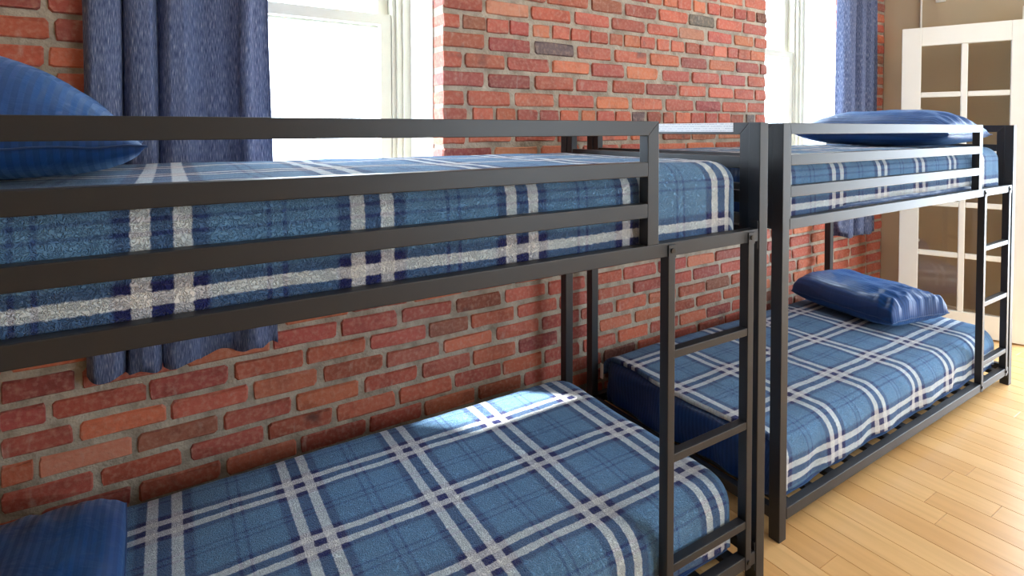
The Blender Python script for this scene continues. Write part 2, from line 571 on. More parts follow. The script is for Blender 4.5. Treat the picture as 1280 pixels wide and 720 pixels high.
BV = [brick_variant(i) for i in range(16)]
for me in BV: me.materials.append(MAT['brick'])
BD = 0.095
bricks = []    # (xc, zc, len, height, colour, rank)
ncourse = int((WZ - 0.02) / COURSE)
for k in range(ncourse):
    zc = C0 + COURSE * k
    if k == 17: zc -= -0.008
    segs = [(WX0, WX1)]
    for a, b, s, h in WINDOWS:
        if s < zc + 0.02 and zc - 0.02 < h:
            new = []
            for p, q in segs:
                if a > p and b < q: new += [(p, a), (b, q)]
                else: new.append((p, q))
            segs = new
    kn = KNOWN.get(k, [])
    kn = [(kn[i], kn[i + 1]) for i in range(0, len(kn), 2)]
    header = k in (0, 5.5, 11, 17, 22, 25, 30)
    pitch = 0.112 if header else 0.2235
    for p, q in segs:
        inside = [(max(a, p), min(b, q)) for a, b in kn if a > p - 0.03 and b < q + 0.03]
        row = list(inside)
        pts = [p - 0.017] + [e for ab in inside for e in ab] + [q + 0.017]
        for i in range(0, len(pts), 2):
            a, b = pts[i] + 0.017, pts[i + 1] - 0.017
            if b - a < 0.035: continue
            first_half = (i == 0 and k % 2 == 0 and not inside and not header)
            if first_half:
                row.append((a, a + 0.098)); a += 0.115
            n = max(1, round((b - a + 0.017) / pitch))
            st = (b - a + 0.017) / n
            for m_ in range(n):
                jl = rnd.uniform(-.006, .006)
                row.append((a + st * m_, a + st * (m_ + 1) - 0.017 + jl))
        for a, b in row:
            if b - a < 0.02: continue
            col = rnd.choices(PAL, PW_HIGH if zc > 1.0 else PW_LOW)[0]
            s_ = rnd.uniform(.9, 1.08)
            col = srgb(*[min(255, c * s_ + rnd.uniform(-4, 4)) for c in col])
            xc, ln = (a + b) / 2, b - a
            rank = 0
            if -0.7 < xc < 1.45 and 1.22 < zc < 2.0: rank = 3
            elif -2.02 < xc < -1.66 and 1.2 < zc < 1.66: rank = 3
            elif -2.0 < xc < 1.4 and 0.20 < zc < 0.70: rank = 3
            elif 1.4 <= xc < 2.83 and 0.40 < zc < 0.80: rank = 2
            elif 2.35 < xc < 2.83 and 0.80 < zc < 2.05: rank = 2
            bricks.append((xc, zc, ln, COURSE - 0.0178 + rnd.uniform(-.003, .003), col, rank))
bricks.sort(key=lambda b: -b[5])
sv, sf, scol = [], [], []
nb = 0
for i, (xc, zc, ln, ht, col, rank) in enumerate(bricks):
    me = BV[rnd.randrange(16)]
    flip = rnd.choice((-1, 1))
    yj = rnd.uniform(-.003, .003)
    rot = rnd.uniform(-.006, .006)
    if rank > 0 and nb < 300:
        nb += 1
        o = bpy.data.objects.new('brick', me)
        COL.objects.link(o)
        o.parent = wall_back
        o.location = (xc, WY1 + yj, zc + rnd.uniform(-.0015, .0015))
        o.scale = (ln, BD, ht)
        o.rotation_euler = (0, rot, 0)
        o.color = col
    else:
        n = len(sv)
        sv += [(xc + v.co.x * ln, WY1 + yj + v.co.y * BD, zc + v.co.z * ht) for v in me.vertices]
        for p in me.polygons:
            sf.append(tuple(n + t for t in p.vertices))
            scol.append(col)
me = mesh('bricks_beyond', sv, sf)
at = me.attributes.new('brick_colour', 'FLOAT_COLOR', 'FACE')
at.data.foreach_set('color', [c for col in scol for c in col])
tag(obj('brickwork', me, MAT['brick_s'], wall_back), kind='stuff')

# other walls, ceiling
mb = MB()
wall_boxes(mb, WY0 - 0.2, WY1, -0.05, WZ + 0.05, [(DOORWAY[0], DOORWAY[1], -0.05, DOORWAY[2])], lambda m, a, b, z0, z1: m.box(WX1, WX1 + 0.15, a, b, z0, z1))
tag(obj('wall_right', mb.done('wall_right'), MAT['plaster']), 'taupe plaster wall behind the white glazed door', 'wall', kind='structure')
mb = MB().box(WX0 - 0.15, WX0, WY0 - 0.2, WY1 + 0.009, -0.05, WZ + 0.05)
tag(obj('wall_left', mb.done('wall_left'), MAT['plaster']), 'taupe plaster wall at the head of the near bunk bed', 'wall', kind='structure')
mb = MB()
wall_boxes(mb, WX0, WX1, -0.05, WZ + 0.05, FILLWIN, lambda m, a, b, z0, z1: m.box(a, b, WY0 - 0.2, WY0, z0, z1))
tag(obj('wall_front', mb.done('wall_front'), MAT['plaster']), 'taupe plaster wall opposite the beds with an added fill light window', 'wall', kind='structure')
tag(obj('ceiling', box_mesh('ceiling', WX0, WX1, WY0, WY1, WZ, WZ + 0.1), MAT['ceiling']), 'plain white ceiling over the room', 'ceiling', kind='structure')

# floor: planks run across the room (towards the brick wall)
floor = tag(obj('floor', box_mesh('floor', WX0 - 0.2, WX1 + 1.6, WY0 - 0.2, WY1 + 0.2, -0.12, -0.012), MAT['subfloor']), 'pale maple plank floor with a satin finish', 'floor', kind='structure')
PWD = 0.0978


def plank_mesh():
    b = 0.0022
    v = [(-.5, -.5, -1), (.5, -.5, -1), (.5, .5, -1), (-.5, .5, -1)]
    v += [(-.5, -.5, -.12), (.5, -.5, -.12), (.5, .5, -.12), (-.5, .5, -.12)]
    cx, cy = .012, .0012
    v += [(-.5 + cx, -.5 + cy, 0), (.5 - cx, -.5 + cy, 0), (.5 - cx, .5 - cy, 0), (-.5 + cx, .5 - cy, 0)]
    f = [(8, 9, 10, 11)] + [(4 + i, 4 + (i + 1) % 4, 8 + (i + 1) % 4, 8 + i) for i in range(4)] + [(i, (i + 1) % 4, 4 + (i + 1) % 4, 4 + i) for i in range(4)]
    return mesh('plank', v, f)


PM = plank_mesh()
PM.materials.append(MAT['wood'])
sv, sf, tone = [], [], []
x = 0.303 - PWD * 38
while x < WX1 + 1.5:
    x += PWD
    if x < WX0 - 0.1: continue
    y = WY0 - rnd.uniform(0, 0.9)
    while y < WY1 + 0.02:
        ln = rnd.choice((0.75, 0.9, 1.05, 1.2))
        y1 = min(y + ln, WY1 + 0.03)
        if x + PWD > WX1 and not (y1 > DOORWAY[0] - 0.3 and y < DOORWAY[1] + 0.3):
            y = y1; continue
        xc, yc = x + PWD / 2, (y + y1) / 2
        if -0.35 < x < WX1 and y1 > -1.25 and y < 0.85:
            o = bpy.data.objects.new('plank', PM)
            COL.objects.link(o)
            o.parent = floor
            o.location = (xc, yc, 0)
            o.scale = (PWD - 0.0006, y1 - y - 0.0006, 0.012)
        else:
            n = len(sv)
            sv += [(xc + v.co.x * PWD, yc + v.co.y * (y1 - y), v.co.z * 0.012) for v in PM.vertices]
            tn = rnd.random()
            for p in PM.polygons:
                sf.append(tuple(n + t for t in p.vertices)); tone.append(tn)
        y = y1
me = mesh('planks_beyond', sv, sf)
me.attributes.new('tone', 'FLOAT', 'FACE').data.foreach_set('value', tone)
tag(obj('planking', me, MAT['wood_s'], floor), kind='stuff')


# windows in the brick wall
def make_window(n, x0, x1, s, h, rail, label):
    W = empty('window_%d' % n, ((x0 + x1) / 2, 1.3, s))
    tag(W, label, 'window', kind='structure')
    ox, oy, oz = W.location
    P = lambda name, mb_, mat, par=W, bev=0.0: obj(name, mb_.done(name, bev), mat, par)

    class Q(MB):
        def b(self, a, b_, c, d, e, f): return self.box(a - ox, b_ - ox, c - oy, d - oy, e - oz, f - oz)
    # flat white reveal boards either side, above, and the sill
    P('reveal_board', Q().b(x0 - 0.02, x0, 1.062, 1.36, s - 0.02, h), MAT['white'])
    P('reveal_board', Q().b(x1, x1 + 0.02, 1.062, 1.36, s - 0.02, h), MAT['white'])
    P('reveal_board', Q().b(x0 - 0.02, x1 + 0.02, 1.062, 1.36, h, h + 0.02), MAT['white'])
    P('sill', Q().b(x0, x1, 0.985, 1.36, s - 0.02, s), MAT['white'], bev=0.003)
    fr = Q()
    for sgn, xx in ((1, x0), (-1, x1)):
        for w_, y0, y1 in ((0.030, 1.285, 1.40), (0.052, 1.300, 1.40), (0.070, 1.318, 1.40)):
            a, b_ = sorted((xx, xx + sgn * w_))
            fr.b(a, b_, y0, y1, s, h)
    fr.b(x0 + .07, x1 - .07, 1.30, 1.40, h - 0.05, h)
    fr.b(x0 + .07, x1 - .07, 1.30, 1.40, s, s + 0.03)
    P('frame', fr, MAT['sash_shaded'])
    xi0, xi1 = x0 + 0.072, x1 - 0.072

    def sash(name, y0, y1, z0, z1, st, top, bot):
        q = Q()
        q.b(xi0, xi0 + st, y0, y1, z0, z1).b(xi1 - st, xi1, y0, y1, z0, z1)
        q.b(xi0 + st, xi1 - st, y0, y1, z1 - top, z1).b(xi0 + st, xi1 - st, y0, y1, z0, z0 + bot)
        o = P(name, q, MAT['sash_shaded'])
        ym = (y0 + y1) / 2
        P('pane', Q().b(xi0 + st, xi1 - st, ym - .002, ym + .002, z0 + bot, z1 - top), MAT['glass'], o)
        return o
    sash('lower_sash', 1.325, 1.360, s + 0.03, rail + 0.025, 0.046, 0.045, 0.07)
    sash('upper_sash', 1.363, 1.398, rail - 0.030, h - 0.05, 0.046, 0.05, 0.052)
    portal(((x0 + x1) / 2, 1.42, (s + h) / 2), (math.radians(-90), 0, 0), x1 - x0, h - s)
    return W


make_window(1, *WINDOWS[0], 1.735, 'white sash window behind the near bunk, bright daylight through it')
make_window(2, *WINDOWS[1], 1.80, 'white sash window behind the far bunk, left of the far curtain')

# unseen window behind the camera, added for fill and reflections in the rails
for n, (x0, x1, z0, z1) in enumerate(FILLWIN):
    W = tag(empty('window_%d' % (3 + n), ((x0 + x1) / 2, WY0 - 0.1, z0)), 'unseen white framed window added opposite the beds for fill light', 'window', kind='structure')
    q = MB()
    hw, H = (x1 - x0) / 2, z1 - z0
    q.box(-hw, -hw + .06, -.03, .03, 0, H).box(hw - .06, hw, -.03, .03, 0, H).box(-hw + .06, hw - .06, -.03, .03, H - .06, H).box(-hw + .06, hw - .06, -.03, .03, 0, .06).box(-hw + .06, hw - .06, -.025, .025, H / 2 - .025, H / 2 + .025)
    obj('frame', q.done('frame'), MAT['white'], W)
    for za, zb in ((.06, H / 2 - .025), (H / 2 + .025, H - .06)):
        obj('pane', box_mesh('pane', -hw + .06, hw - .06, -.002, .002, za, zb), MAT['glass'], W)
    portal(((x0 + x1) / 2, WY0 - 0.22, (z0 + z1) / 2), (math.radians(90), 0, 0), x1 - x0, z1 - z0)

# unseen ceiling lamp, added to give the room warm fill light
def emit_mat(name, col, st):
    m, nt, bs = new_mat(name)
    bs.inputs['Base Color'].default_value = (0.9, 0.88, 0.84, 1)
    bs.inputs['Emission Color'].default_value = col
    bs.inputs['Emission Strength'].default_value = st
    return m


MAT['glow'] = emit_mat('warm_fill_diffuser', (1.0, 0.92, 0.82, 1), 28.0)


def dome_mesh(name, r, h, n=28, m=5):
    v, f = [], []
    for j in range(m + 1):
        a = PI / 2 * j / m
        for i in range(n):
            b_ = 2 * PI * i / n
            v.append((r * math.cos(a) * math.cos(b_), r * math.cos(a) * math.sin(b_), -h * math.sin(a)))
    for j in range(m):
        for i in range(n):
            f.append((j * n + i, (j + 1) * n + i, (j + 1) * n + (i + 1) % n, j * n + (i + 1) % n))
    return mesh(name, v, f, True)


for lx, ly, lab in ((1.1, -1.9, 'unseen round ceiling lamp added for warm fill light'),):
    lp = tag(empty('fill_lamp', (lx, ly, WZ)), lab, 'fill lamp')
    b_ = obj('lamp_base', cyl_mesh('lamp_base', 0.20, 0.03, 28), MAT['white'], lp, (0, 0, -0.03))
    obj('diffuser', dome_mesh('diffuser', 0.185, 0.07), MAT['glow'], lp, (0, 0, -0.031))

# doorway casing on the right wall
y0, y1, hz = DOORWAY
T = tag(empty('trim_1', (WX1, (y0 + y1) / 2, 0)), 'white door casing around the opening right of the glazed door', 'door casing', kind='structure')
yc = (y0 + y1) / 2
obj('casing_post', box_mesh('casing_post', -0.11, 0.15, y1 - yc, y1 - yc + 0.115, 0, hz + 0.075, 0.004), MAT['white'], T)
obj('casing_post', box_mesh('casing_post', -0.025, 0.15, y0 - yc - 0.10, y0 - yc, 0, hz + 0.075, 0.004), MAT['white'], T)
obj('casing_head', box_mesh('casing_head', -0.11, 0.15, y0 - yc, y1 - yc, hz, hz + 0.075, 0.004), MAT['white'], T)
portal((WX1 + 0.2, yc, hz / 2), (0, math.radians(90), 0), hz, y1 - y0)
tag(obj('baseboard_right', box_mesh('baseboard_right', WX1 - 0.014, WX1, 0.19, WY1 - 0.005, 0, 0.10, 0.003), MAT['white']), 'white baseboard along the taupe wall behind the glazed door', 'baseboard', kind='structure')

# ------------------------------------------------------------------ bunk beds
BL, BW, PT = 1.98, 0.905, 0.036
BH = 1.288
RD = 0.028      # depth of the rails


def part(par, name, x0, x1, y0, y1, z0, z1, mat='steel', bev=0.0018):
    cx, cy, cz = (x0 + x1) / 2, (y0 + y1) / 2, (z0 + z1) / 2
    me = box_mesh(name, x0 - cx, x1 - cx, y0 - cy, y1 - cy, z0 - cz, z1 - cz, bev, 2)
    return obj(name, me, MAT[mat], par, (cx, cy, cz))


def frame_piece(par, name, pts_outer, y0, y1, axis):
    """mitred bar: quad outline (a, z) x4 extruded along the other axis"""
    v = []
    for yy in (y0, y1):
        for a, z in pts_outer:
            v.append((a, yy, z) if axis == 'x' else (yy, a, z))
    c = sum((Vector(p) for p in v), Vector()) / 8
    v = [Vector(p) - c for p in v]
    f = [(0, 1, 2, 3), (7, 6, 5, 4), (0, 4, 5, 1), (1, 5, 6, 2), (2, 6, 7, 3), (3, 7, 4, 0)]
    me = mesh(name, v, f)
    bm = bmesh.new(); bm.from_mesh(me)
    bmesh.ops.recalc_face_normals(bm, faces=bm.faces[:])
    bmesh.ops.bevel(bm, geom=bm.edges[:], offset=0.0014, segments=2, affect='EDGES', profile=0.5)
    bm.to_mesh(me); bm.free()
    return obj(name, me, MAT['steel'], par, tuple(c))


BOLT = cyl_mesh('bolt', 0.0065, 0.005, 12, 'y')


def bolt(par, x, y, z):
    return obj('bolt', BOLT, MAT['bolt'], par, Vector((x, y, z)) - par.location)


def make_bed():
    R = empty('bunk_bed')
    Z1 = [(1.254, 1.288), (1.158, 1.192), (1.061, 1.095), (0.962, 0.996)]   # rail heights, top to bottom
    ZL = (0.060, 0.095)
    for xx in (0, BL - PT):
        for yy in (0, BW - PT):
            part(R, 'post', xx, xx + PT, yy, yy + PT, 0, BH)
    # end frames (mitred tube frame between the posts)
    IS = 0.031
    ya, yb = PT, BW - PT
    for xx in (0.004, BL - 0.004 - RD):
        t, b = BH, Z1[3][0]
        frame_piece(R, 'end_rail', [(ya, t), (yb, t), (yb - IS, t - .034), (ya + IS, t - .034)], xx, xx + RD, 'y')
        frame_piece(R, 'end_stile', [(ya, t), (ya, b), (ya + IS, b + .034), (ya + IS, t - .034)], xx, xx + RD, 'y')
        frame_piece(R, 'end_stile', [(yb, t), (yb, b), (yb - IS, b + .034), (yb - IS, t - .034)], xx, xx + RD, 'y')
        frame_piece(R, 'end_rail', [(ya, b), (yb, b), (yb - IS, b + .034), (ya + IS, b + .034)], xx, xx + RD, 'y')
        for z0, z1 in Z1[1:3]:
            part(R, 'end_bar', xx + .002, xx + RD - .002, ya + IS, yb - IS, z0, z1)
        part(R, 'lower_end_rail', xx, xx + RD, ya, yb, *ZL)
    # side rails, upper and lower, front and wall side
    for z0, z1 in (Z1[3], ZL):
        part(R, 'side_rail', PT + .004, BL - PT - .004, 0.001, 0.001 + RD, z0, z1)
        part(R, 'side_rail', PT + .004, BL - PT - .004, BW - RD, BW, z0, z1)
        for xx in (PT, BL - PT - .004):
            for yy in (0.003, BW - RD):
                part(R, 'bracket', xx, xx + .004, yy, yy + RD - .004, z0 - .022, z1 + .022, bev=0.0005)
    # front guard rail (mitred frame) ending at the ladder gap
    g0, g1, st = PT, 1.556, 0.036
    frame_piece(R, 'guard_rail', [(g0, BH), (g1, BH), (g1 - st, BH - .034), (g0 + .008, BH - .034)], 0.001, 0.001 + RD, 'x')
    frame_piece(R, 'guard_stile', [(g1, BH), (g1, Z1[3][1]), (g1 - st, Z1[3][1]), (g1 - st, BH - .034)], 0.001, 0.001 + RD, 'x')
    frame_piece(R, 'guard_stile', [(g0, BH), (g0, Z1[3][1]), (g0 + .008, Z1[3][1]), (g0 + .008, BH - .034)], 0.001, 0.001 + RD, 'x')
    for z0, z1 in Z1[1:3]:
        part(R, 'guard_rail', g0 + .008, g1 - st, 0.001, 0.001 + RD, z0, z1)
    # ladder
    LS = 0.024
    for xx in (1.588, 1.896):
        s = part(R, 'ladder_stile', xx, xx + LS, -0.0012, 0.0262, 0.058, 0.962)
        part(R, 'ladder_plate', xx - .001, xx + LS + .001, -0.0025, 0.001, 0.958, 0.990, bev=0.0006)
        bolt(s, xx + LS / 2, -0.0055, 0.976)
        bolt(s, xx + LS / 2, -0.0048, 0.078)
    for z in (0.719, 0.461, 0.185):
        part(R, 'rung', 1.588 + LS, 1.896, 0.000, 0.025, z - .010, z + .011)
    # slats
    sm = box_mesh('slat', -.0175, .0175, -(BW / 2 - RD - .004), BW / 2 - RD - .004, -.007, .007, 0.001, 1)
    cm = box_mesh('slat_holder', -.021, .021, -.018, .018, -.009, .0085, 0.002, 1)
    for zz in (0.076, 0.972):
        for k in range(14):
            s = obj('slat', sm, MAT['steel'], R, (0.092 + .137 * k, BW / 2, zz))
            obj('slat_holder', cm, MAT['cap'], s, (0, -(BW / 2 - RD - .024), 0))
    return R


def copy_tree(o, par=None):
    c = o.copy()
    COL.objects.link(c)
    if par: c.parent = par
    for ch in o.children: copy_tree(ch, c)
    return c


NEAR_X, NEAR_Y, NEAR_R = -2.14, -0.027, -0.0131
far = make_bed()
near = copy_tree(far)
tag(far, 'black metal bunk bed at the far end, nearest the white glazed door', 'bunk bed', 'black metal bunk beds')
tag(near, 'black metal bunk bed in the foreground, cut off by the left picture edge', 'bunk bed', 'black metal bunk beds')
near.location = (NEAR_X, NEAR_Y, 0)
near.rotation_euler = (0, 0, NEAR_R)
# warning sticker on the inner face of the near bed's foot rail
st = obj('warning_sticker', box_mesh('warning_sticker', -.0004, .0004, -.15, .15, -.0132, .0132), MAT['sticker'], near, (BL - 0.004 - RD - 0.0006, 0.238, 1.2745))
tag(st, 'white printed warning sticker')

# ------------------------------------------------------------------ bedding
def fbm(x, y, z=0.0):
    return noise.noise(Vector((x, y, z)))


def drape(name, x0, x1, y0, y1, ztop, u0, u1, v0, v1, R=0.085, re=0.055, wmax=None, step=0.013, top_amp=0.004, side_amp=0.006, fold=0.09,
          phase=(0, 0), seed=0.0, flare=0.0, hem=None, edges=(True, True, True, True), bulge=0.0, end_amp=0.0):
    """cloth grid (u, v in metres) laid over a box with plan bounds x0..x1, y0..y1; what lies past an edge hangs down.
    edges = which of x0, x1, y0, y1 the cloth folds over"""
    BIG = 9.0
    ix0 = x0 + R if edges[0] else -BIG
    ix1 = x1 - R if edges[1] else BIG
    iy0 = y0 + R if edges[2] else -BIG
    iy1 = y1 - R if edges[3] else BIG
    nu, nv = max(2, round((u1 - u0) / step)), max(2, round((v1 - v0) / step))
    V, UV = [], []
    q = re * PI / 2
    for j in range(nv + 1):
        for i in range(nu + 1):
            u, v = u0 + (u1 - u0) * i / nu, v0 + (v1 - v0) * j / nv
            if hem:
                u, v = hem(u, v, i / nu, j / nv)
            cu, cv = min(max(u, ix0), ix1), min(max(v, iy0), iy1)
            eu, ev = u - cu, v - cv
            d = math.hypot(eu, ev)
            nx, ny = (eu / d, ev / d) if d > 1e-9 else (0, 0)
            s = d - (R - re)
            if s <= 0: h, wd = d, 0.0
            elif s < q: h, wd = R - re + re * math.sin(s / re), re * (1 - math.cos(s / re))
            else: h, wd = R, re + s - q
            if wmax is not None and wd > wmax * 0.8:      # soft stop at the deck
                a = wmax * 0.2
                wd = wmax * 0.8 + a * (1 - math.exp(-(wd - wmax * 0.8) / a))
            hang = min(1.0, wd / 0.14)
            peri = (v if abs(nx) > abs(ny) else u)
            if abs(nx) > 1e-3 and abs(ny) > 1e-3:
                peri = u + v * (1 if nx * ny < 0 else -1)
            f1 = fbm((peri + 0.35 * wd) / fold + seed, wd * 2.2 + seed * .3, seed)
            f2 = fbm(u * 5 + seed, v * 5, seed + 3.7)
            f3 = fbm(u * 16 + seed, v * 16, seed + 9.1)
            out = side_amp * hang * (f1 * 1.3 + 0.35) + flare * hang * wd + bulge * math.sin(min(1, wd / 0.19) * PI)
            if end_amp and nx < -0.5:
                out += end_amp * hang * (fbm((v - 0.9 * wd) / 0.16, wd * 4, 6.1) + 0.6 * fbm((v + 0.6 * wd) / 0.07, wd * 6, 2.1))
            z = ztop - wd + (top_amp * f2 + top_amp * .35 * f3) * (1 - hang)
            z += side_amp * 0.9 * hang * fbm(peri / 0.2 + 5 + seed, 0, seed)
            V.append((cu + nx * (h + out), cv + ny * (h + out), z))
            UV.append((u - phase[0] + 0.1585, v - phase[1] + 0.1275))
    F = []
    for j in range(nv):
        for i in range(nu):
            a = j * (nu + 1) + i
            F.append((a, a + 1, a + nu + 2, a + nu + 1))
    me = mesh(name, V, F, True)
    ul = me.uv_layers.new(name='cloth')
    for l in me.loops:
        ul.data[l.index].uv = UV[l.vertex_index]
    return me


def blanket(label, par_loc, par_rot, me, thick=0.011):
    o = obj('plaid_blanket', me, MAT['plaid'])
    o.location, o.rotation_euler = par_loc, (0, 0, par_rot)
    s = o.modifiers.new('thickness', 'SOLIDIFY')
    s.thickness = thick
    s.offset = -1
    s.use_rim = True
    tag(o, label, 'blanket', 'blue plaid fleece blankets')
    return o


MX0, MX1, MY0, MY1 = 0.050, 1.922, 0.048, 0.855     # mattress plan in bed coordinates
LOW0, LOW1, UP0, UP1 = 0.0840, 0.268, 0.9805, 1.166


def mattress(label, loc, rot, z0, z1, seed, amp=0.004, end_amp=0.0):
    h = z1 - z0
    me = drape('mattress', MX0, MX1, MY0, MY1, z1, MX0 - h, MX1 + h, MY0 - h, MY1 + h, R=0.06, re=0.045, wmax=h, step=0.02,
               top_amp=0.003, side_amp=amp, fold=0.12, seed=seed, end_amp=end_amp)
    bm = bmesh.new()
    bm.from_mesh(me)
    be = [e for e in bm.edges if e.is_boundary]
    bmesh.ops.contextual_create(bm, geom=be)
    bm.to_mesh(me)
    bm.free()
    me.polygons.foreach_set('use_smooth', [True] * len(me.polygons))
    o = obj('mattress', me, MAT['sheet'])
    o.location, o.rotation_euler = loc, (0, 0, rot)
    return tag(o, label, 'mattress', 'mattresses in navy fitted sheets')


NL, NR = (NEAR_X, NEAR_Y, 0), NEAR_R
mattress('mattress in navy sheet under the plaid blanket on the near upper bunk', NL, NR, UP0, UP1, 1.0)
mattress('mattress in navy sheet under the plaid blanket on the near lower bunk', NL, NR, LOW0, LOW1, 2.0)
mattress('mattress in navy sheet under the plaid blanket on the far upper bunk', (0, 0, 0), 0, UP0, UP1, 3.0)
mfl = mattress('mattress with loose navy sheet showing at its end on the far lower bunk', (0, 0, 0), 0, LOW0, LOW1, 4.0, 0.008, 0.022)
obj('care_tag', box_mesh('care_tag', -.0012, .0012, -.009, .009, -.033, .033), MAT['tagw'], mfl, (0.036, 0.845, 0.215))

TB = 0.014     # blanket sits this far outside the mattress
# near upper: tucked inside the guard rail, hem at the side rail
PHN = -0.955 - NEAR_X       # stripe phase in bed x
me = drape('plaid_blanket', MX0 - .2, MX1 + TB, MY0 - TB + .002, MY1 + TB, UP1 + TB, 0.02, MX1 + 0.15, MY0 - 0.178, MY1 + 0.12, R=0.085, re=0.06, wmax=0.235,
           top_amp=0.004, side_amp=0.0035, fold=0.16, phase=(PHN + 0.012, 0.139), seed=11.0, edges=(False, True, True, True))
blanket('blue plaid fleece blanket on the near upper bunk, seen through the guard rails', NL, NR, me)
# near lower: hangs over the foot end and the front
me = drape('plaid_blanket', MX0 - .2, MX1 + TB, MY0 - TB, MY1 + TB, LOW1 + TB, 0.02, MX1 + 0.16, MY0 - 0.15, MY1 + 0.08, R=0.10, re=0.07, wmax=0.185,
           top_amp=0.005, side_amp=0.006, fold=0.14, phase=(PHN, 0.407 - NEAR_Y - 0.014), seed=23.0, edges=(False, True, True, True))
blanket('blue plaid fleece blanket on the near lower bunk, spread flat to the foot end', NL, NR, me)


def far_low_hem(u, v, a, b):
    if a < 0.25:
        u += (0.014 * math.sin(v * 9 + 1) + 0.012 * fbm(v * 7, 3.3)) * (1 - a * 4)
    if b < 0.25:
        k = (1 - b * 4)
        v += k * (0.012 * fbm(u * 7, 1.3) + 0.05 * max(0.0, (0.45 - abs(u - 0.10)) / 0.45) * -0.6 + 0.02)
    return u, v


me = drape('plaid_blanket', MX0, MX1 + TB, MY0 - TB, MY1 + TB, LOW1 + TB, 0.055, MX1 + 0.12, MY0 - 0.160, MY1 + 0.07, R=0.10, re=0.075, wmax=0.19,
           top_amp=0.006, side_amp=0.013, fold=0.10, phase=(0.705, 0.205), seed=37.0, flare=0.0, hem=far_low_hem, edges=(False, True, True, True))
blanket('blue plaid fleece blanket on the far lower bunk, rumpled along its front hem', (0, 0, 0), 0, me, 0.015)


def far_up_hem(u, v, a, b):
    if b < 0.25:
        v += (1 - b * 4) * (0.024 * min(1, max(0, (u - 0.12) / 0.5)) * (1 if u < 1.5 else max(0, 1 - (u - 1.5) / .3)))
    return u, v


me = drape('plaid_blanket', MX0, MX1 + TB, MY0 - TB + .002, MY1 + TB, UP1 + TB, 0.045, MX1 + 0.14, MY0 - 0.178, MY1 + 0.12, R=0.085, re=0.06, wmax=0.235,
           top_amp=0.004, side_amp=0.005, fold=0.11, phase=(0.385, 0.139), seed=51.0, hem=far_up_hem, edges=(False, True, True, True))
blanket('blue plaid fleece blanket on the far upper bunk, under a single navy pillow', (0, 0, 0), 0, me)


def pillow(label, loc, rz, a, b, ht, hb, seed, n=44, crumple=0.0, shape=(2.6, 0.55, 3.4, 0.5), tilt=(0, 0), round_=0.0):
    """cushion: half sizes a (x), b (y); ht above and hb below the seam"""
    V, UV, F = [], [], []
    idx = {}

    def prof(s, t, up_side=True):
        es, ps, et, pt_ = shape if up_side else (3.0, 0.42, 3.6, 0.45)
        return max(0.0, 1 - abs(s) ** es) ** ps * max(0.0, 1 - abs(t) ** et) ** pt_
    for side in (1, -1):
        for j in range(n + 1):
            for i in range(n + 1):
                s, t = -1 + 2 * i / n, -1 + 2 * j / n
                s, t = math.sin(s * PI / 2) * .4 + s * .6, math.sin(t * PI / 2) * .4 + t * .6
                edge = (i in (0, n) or j in (0, n))
                if edge and side == -1:
                    idx[(side, i, j)] = idx[(1, i, j)]
                    continue
                x = a * s * (1 - 0.055 * (1 - t * t)) * math.sqrt(1 - round_ * t * t / 2)
                y = b * t * (1 - 0.045 * (1 - s * s)) * math.sqrt(1 - round_ * s * s / 2)
                p = prof(s, t, side == 1)
                z = (ht if side == 1 else -hb) * p
                wr = fbm(s * 2.3 + seed, t * 2.3, side * 2.0) * 0.010 + fbm(s * 6 + seed, t * 5, side * 3.0) * 0.004
                ends = max(0.0, abs(t) - 0.55) / 0.45
                wr += ends * 0.010 * fbm(s * 9 + seed * 2, t * 3, 7.7)
                if crumple and t < -0.4:
                    k = (-t - 0.4) / 0.6
                    wr += crumple * k * fbm(s * 6 + seed, t * 7, side * 1.7 + 5)
                if side == 1: z += wr * p ** 0.5
                else: z = max(z, -hb) + wr * 0.25 * p
                if edge:
                    z += 0.006 * fbm(s * 5 + seed, t * 5, 1.1)
                idx[(side, i, j)] = len(V)
                V.append((x, y, z))
                UV.append((x + .5, y + .5))
        for j in range(n):
            for i in range(n):
                q = [idx[(side, i, j)], idx[(side, i + 1, j)], idx[(side, i + 1, j + 1)], idx[(side, i, j + 1)]]
                F.append(tuple(q if side == 1 else q[::-1]))
    lo = min(v[2] for v in V)
    V = [(x, y, z - lo) for x, y, z in V]
    me = mesh('pillow', V, F, True)
    ul = me.uv_layers.new(name='cloth')
    for l in me.loops: ul.data[l.index].uv = UV[l.vertex_index]
    o = obj('pillow', me, MAT['pillow_x'])
    o.location = loc
    o.rotation_euler = (tilt[0], tilt[1], rz)
    # corded seam
    sv, sf = [], []
    rim = [(i, 0) for i in range(n)] + [(n, j) for j in range(n)] + [(i, n) for i in range(n, 0, -1)] + [(0, j) for j in range(n, 0, -1)]
    m = len(rim)
    for k, (i, j) in enumerate(rim):
        p = Vector(V[idx[(1, i, j)]])
        pn = Vector(V[idx[(1, *rim[(k + 1) % m])]]); pp = Vector(V[idx[(1, *rim[k - 1])]])
        tg = (pn - pp).normalized()
        o1 = Vector((0, 0, 1)); o2 = tg.cross(o1).normalized()
        for c in range(5):
            an = 2 * PI * c / 5
            sv.append(p + (o1 * math.cos(an) + o2 * math.sin(an)) * 0.0022)
    for k in range(m):
        for c in range(5):
            sf.append((k * 5 + c, k * 5 + (c + 1) % 5, ((k + 1) % m) * 5 + (c + 1) % 5, ((k + 1) % m) * 5 + c))
    sme = mesh('seam', sv, sf, True)
    u2 = sme.uv_layers.new(name='cloth')
    obj('seam', sme, MAT['sheet'], o)
    return tag(o, label, 'pillow', 'navy striped pillows')


